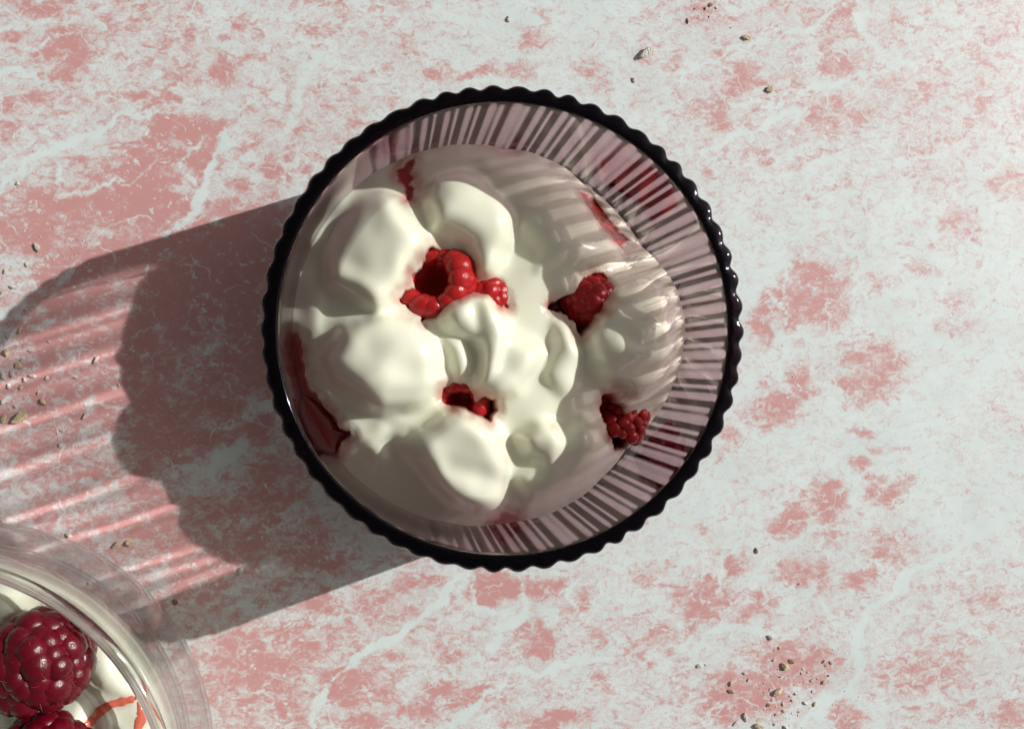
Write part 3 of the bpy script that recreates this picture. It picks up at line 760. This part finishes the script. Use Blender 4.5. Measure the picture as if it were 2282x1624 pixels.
# ------------------------------------------------------------------ crumbs on the table
def crumb_mesh(seed, m, sub=2):
    r_ = random.Random(seed); bm = bmesh.new(); bmesh.ops.create_icosphere(bm, subdivisions=sub, radius=1)
    cuts = [(Vector((r_.uniform(-1, 1), r_.uniform(-1, 1), r_.uniform(-1, 1))).normalized(), r_.uniform(.42, .8)) for _ in range(10)]
    for v in bm.verts:
        for n_, d_ in cuts:
            k = v.co.dot(n_) - d_
            if k > 0: v.co -= n_ * k
        v.co *= 1 + .08 * (r_.random() - .5)
        v.co.x *= r_.uniform(1.0, 1.5) if False else 1.25; v.co.z *= .62
    return bm_mesh(bm, 'crumb', m, False)
CM = {k: [crumb_mesh(s + i * 10, m) for s in range(6)] for i, (k, m) in enumerate((('w', M_CWHITE), ('t', M_CTAN), ('b', M_CBROWN)))}
def crumb(px_, py_, s, k, label, group=None, i=0):
    o = inst('crumb', CM[k][i % 6])
    q = W(px_, py_, 0); s_ = s / 783.0
    o.location = (q.x, q.y, s_ * .4); o.scale = (s_ * random.uniform(.85, 1.3), s_ * random.uniform(.65, 1.05), s_ * random.uniform(.7, 1.05))
    o.rotation_euler = (0, 0, random.uniform(0, 6.28))
    tag(o, label, 'crumb', group)
    return o
BIG = [
 (1440,118,19,'w','largest white crumb, a chunky lump above the right of the purple bowl'),
 (1665,85,10,'t','olive tan crumb in the upper right, above the pale tan one'),
 (1713,200,12,'t','pale tan crumb on the pink patch right of the purple bowl rim'),
 (1135,42,7,'w','small white crumb near the top edge above the purple bowl'),
 (1412,178,6,'w','tiny white crumb just below the largest white crumb'),
 (1532,48,5,'b','small brown crumb near the top edge left of the olive crumb'),
 (85,551,10,'w','grey-white crumb near the left edge above the bowl shadow'),
 (40,410,6,'w','lone white crumb near the left edge in the upper half'),
 (215,800,9,'w','white crumb inside the bowl shadow among the light ripples'),
 (45,930,15,'t','biggest tan crumb near the left edge in the crumb scatter'),
 (10,932,9,'t','tan crumb cut by the left edge beside the biggest tan one'),
 (98,897,9,'t','flat tan crumb right of and above the biggest tan crumb'),
 (192,925,8,'w','pale crumb at the right end of the left crumb scatter'),
 (135,992,6,'w','small white crumb under the left crumb scatter'),
 (290,1210,10,'t','right one of two tan flakes above the clear glass'),
 (262,1212,9,'t','left one of two tan flakes above the clear glass'),
 (155,1193,7,'w','white crumb left of the two tan flakes, above the clear glass'),
 (537,1273,9,'w','pale crumb alone in the lower part of the bowl shadow'),
 (391,1340,6,'b','dark crumb in the light ripples beside the clear glass rim'),
 (200,1299,6,'w','white crumb seen through the wall of the clear glass'),
 (1685,1226,7,'b','grey-brown crumb alone below the right of the purple bowl'),
 (1717,1420,9,'w','white crumb above the lower right crumb scatter'),
 (1749,1482,12,'t','large golden tan crumb at the top of the lower right scatter'),
 (1764,1473,6,'b','small brownish crumb touching the large golden tan crumb'),
 (1733,1540,11,'t','rounded golden crumb in the middle of the lower right scatter'),
 (1693,1618,13,'t','pointed tan crumb at the bottom edge of the lower right scatter'),
 (1629,1540,7,'b','dark brown crumb at the left side of the lower right scatter'),
 (1629,1522,6,'t','small tan crumb right above the dark brown one'),
 (1560,1483,7,'w','white crumb farthest left in the lower right scatter'),
 (1661,1598,8,'w','white crumb low in the lower right scatter, left of the pointed tan one'),
 (1639,1612,6,'w','small white crumb near the bottom edge, lowest left of the scatter'),
 (1834,1520,7,'t','pale tan crumb at the right side of the lower right scatter'),
 (1837,1472,6,'w','left one of two white crumbs at the upper right of the scatter'),
 (1853,1476,6,'w','right one of two white crumbs at the upper right of the scatter'),
 (1750,1622,8,'w','greyish crumb at the bottom edge right of the pointed tan one'),
 (1783,1300,4,'w','tiny lone white crumb well above the lower right scatter')]
for i, (a_, b_, s, k, lab) in enumerate(BIG): crumb(a_, b_, s, k, lab, None, i)
LS = [(8,655,9,'w'),(12,605,7,'w'),(40,815,9,'t'),(75,838,8,'w'),(7,835,8,'w'),(15,788,9,'t'),(70,780,6,'w'),(105,842,5,'w'),(170,840,5,'w'),(265,858,4,'w'),(30,640,6,'w'),(45,735,6,'t'),(60,690,5,'w'),(20,860,6,'w'),(48,862,6,'t'),(28,835,7,'w'),(55,845,6,'w'),(8,895,6,'w'),(60,590,5,'w'),(25,700,5,'t'),(110,760,4,'w'),(140,960,4,'w'),(85,875,5,'t'),(50,800,6,'w'),(18,750,5,'w'),(35,905,5,'w')]
for i, (a_, b_, s, k) in enumerate(LS): crumb(a_, b_, s, k, {'w': 'small whitish crumb in the dense scatter along the left edge', 't': 'small tan crumb in the dense scatter along the left edge'}[k], {'w': 'whitish crumbs along the left edge', 't': 'tan crumbs along the left edge'}[k], i)
RS = [(1660,1500,5,'w'),(1668,1514,4,'w'),(1572,1480,3,'w'),(1840,1482,4,'t'),(1811,1515,5,'w'),(1773,1545,5,'w'),(1793,1566,5,'w'),(1815,1568,5,'t'),(1746,1582,5,'t'),(1745,1567,4,'w'),(1712,1570,4,'b'),(1726,1613,5,'w'),(1737,1442,5,'t'),(1725,1470,4,'w'),(1790,1490,3,'w'),(1786,1500,3,'t'),(1760,1550,3,'w'),(1800,1497,3,'w'),(1720,1560,3,'t'),(1780,1585,3,'b'),(1716,1535,3,'w'),(1738,1508,3,'b'),(1810,1540,3,'w'),(1730,1590,4,'t'),(1765,1560,4,'w'),(1846,1505,3,'b')]
for i, (a_, b_, s, k) in enumerate(RS): crumb(a_, b_, s, k, {'w': 'tiny white crumb in the lower right crumb scatter', 't': 'tiny tan crumb in the lower right crumb scatter', 'b': 'tiny brown crumb in the lower right crumb scatter'}[k], {'w': 'tiny white crumbs at the lower right', 't': 'tiny tan crumbs at the lower right', 'b': 'tiny brown crumbs at the lower right'}[k], i + 2)
TS = [(1583,12,5,'b'),(1596,18,4,'w'),(1571,20,4,'b'),(1548,20,3,'b'),(1580,38,3,'t'),(1630,62,3,'w')]
for i, (a_, b_, s, k) in enumerate(TS): crumb(a_, b_, s, k, 'speck-sized crumb close to the top edge right of centre', 'specks along the top edge', i)
# finest crumbs: nobody could count them
dv, df = [], []
def dust(cx, cy_, sx, sy, n):
    for _ in range(n):
        a_, b_ = random.gauss(cx, sx), random.gauss(cy_, sy)
        q = W(a_, b_, 0); s = random.choice((.7, .9, 1.1, 1.5, 2.0)) / 783
        i0 = len(dv)
        for (x, y, z) in ((1, 0, 0), (-.5, .87, 0), (-.5, -.87, 0), (.1, .1, 1.1)):
            dv.append((q.x + x * s * random.uniform(.7, 1.3), q.y + y * s * random.uniform(.7, 1.3), .0004 + z * s))
        df.extend([(i0, i0 + 1, i0 + 3), (i0 + 1, i0 + 2, i0 + 3), (i0 + 2, i0, i0 + 3), (i0, i0 + 2, i0 + 1)])
dust(50, 800, 60, 110, 330); dust(120, 560, 90, 40, 120); dust(1745, 1540, 75, 55, 170); dust(300, 1000, 200, 120, 50); dust(1560, 20, 40, 20, 14); dust(1500, 1300, 500, 400, 24)
d_o = mesh_obj('crumb_dust', dv, df, M_CWHITE, None, False)
for o in COL.objects:
    if o.type == 'MESH' and not o.cycles.is_caustics_caster: o.cycles.is_caustics_receiver = True
tag(d_o, 'fine pale crumb dust sprinkled on the pink tabletop', 'crumbs', kind='stuff')
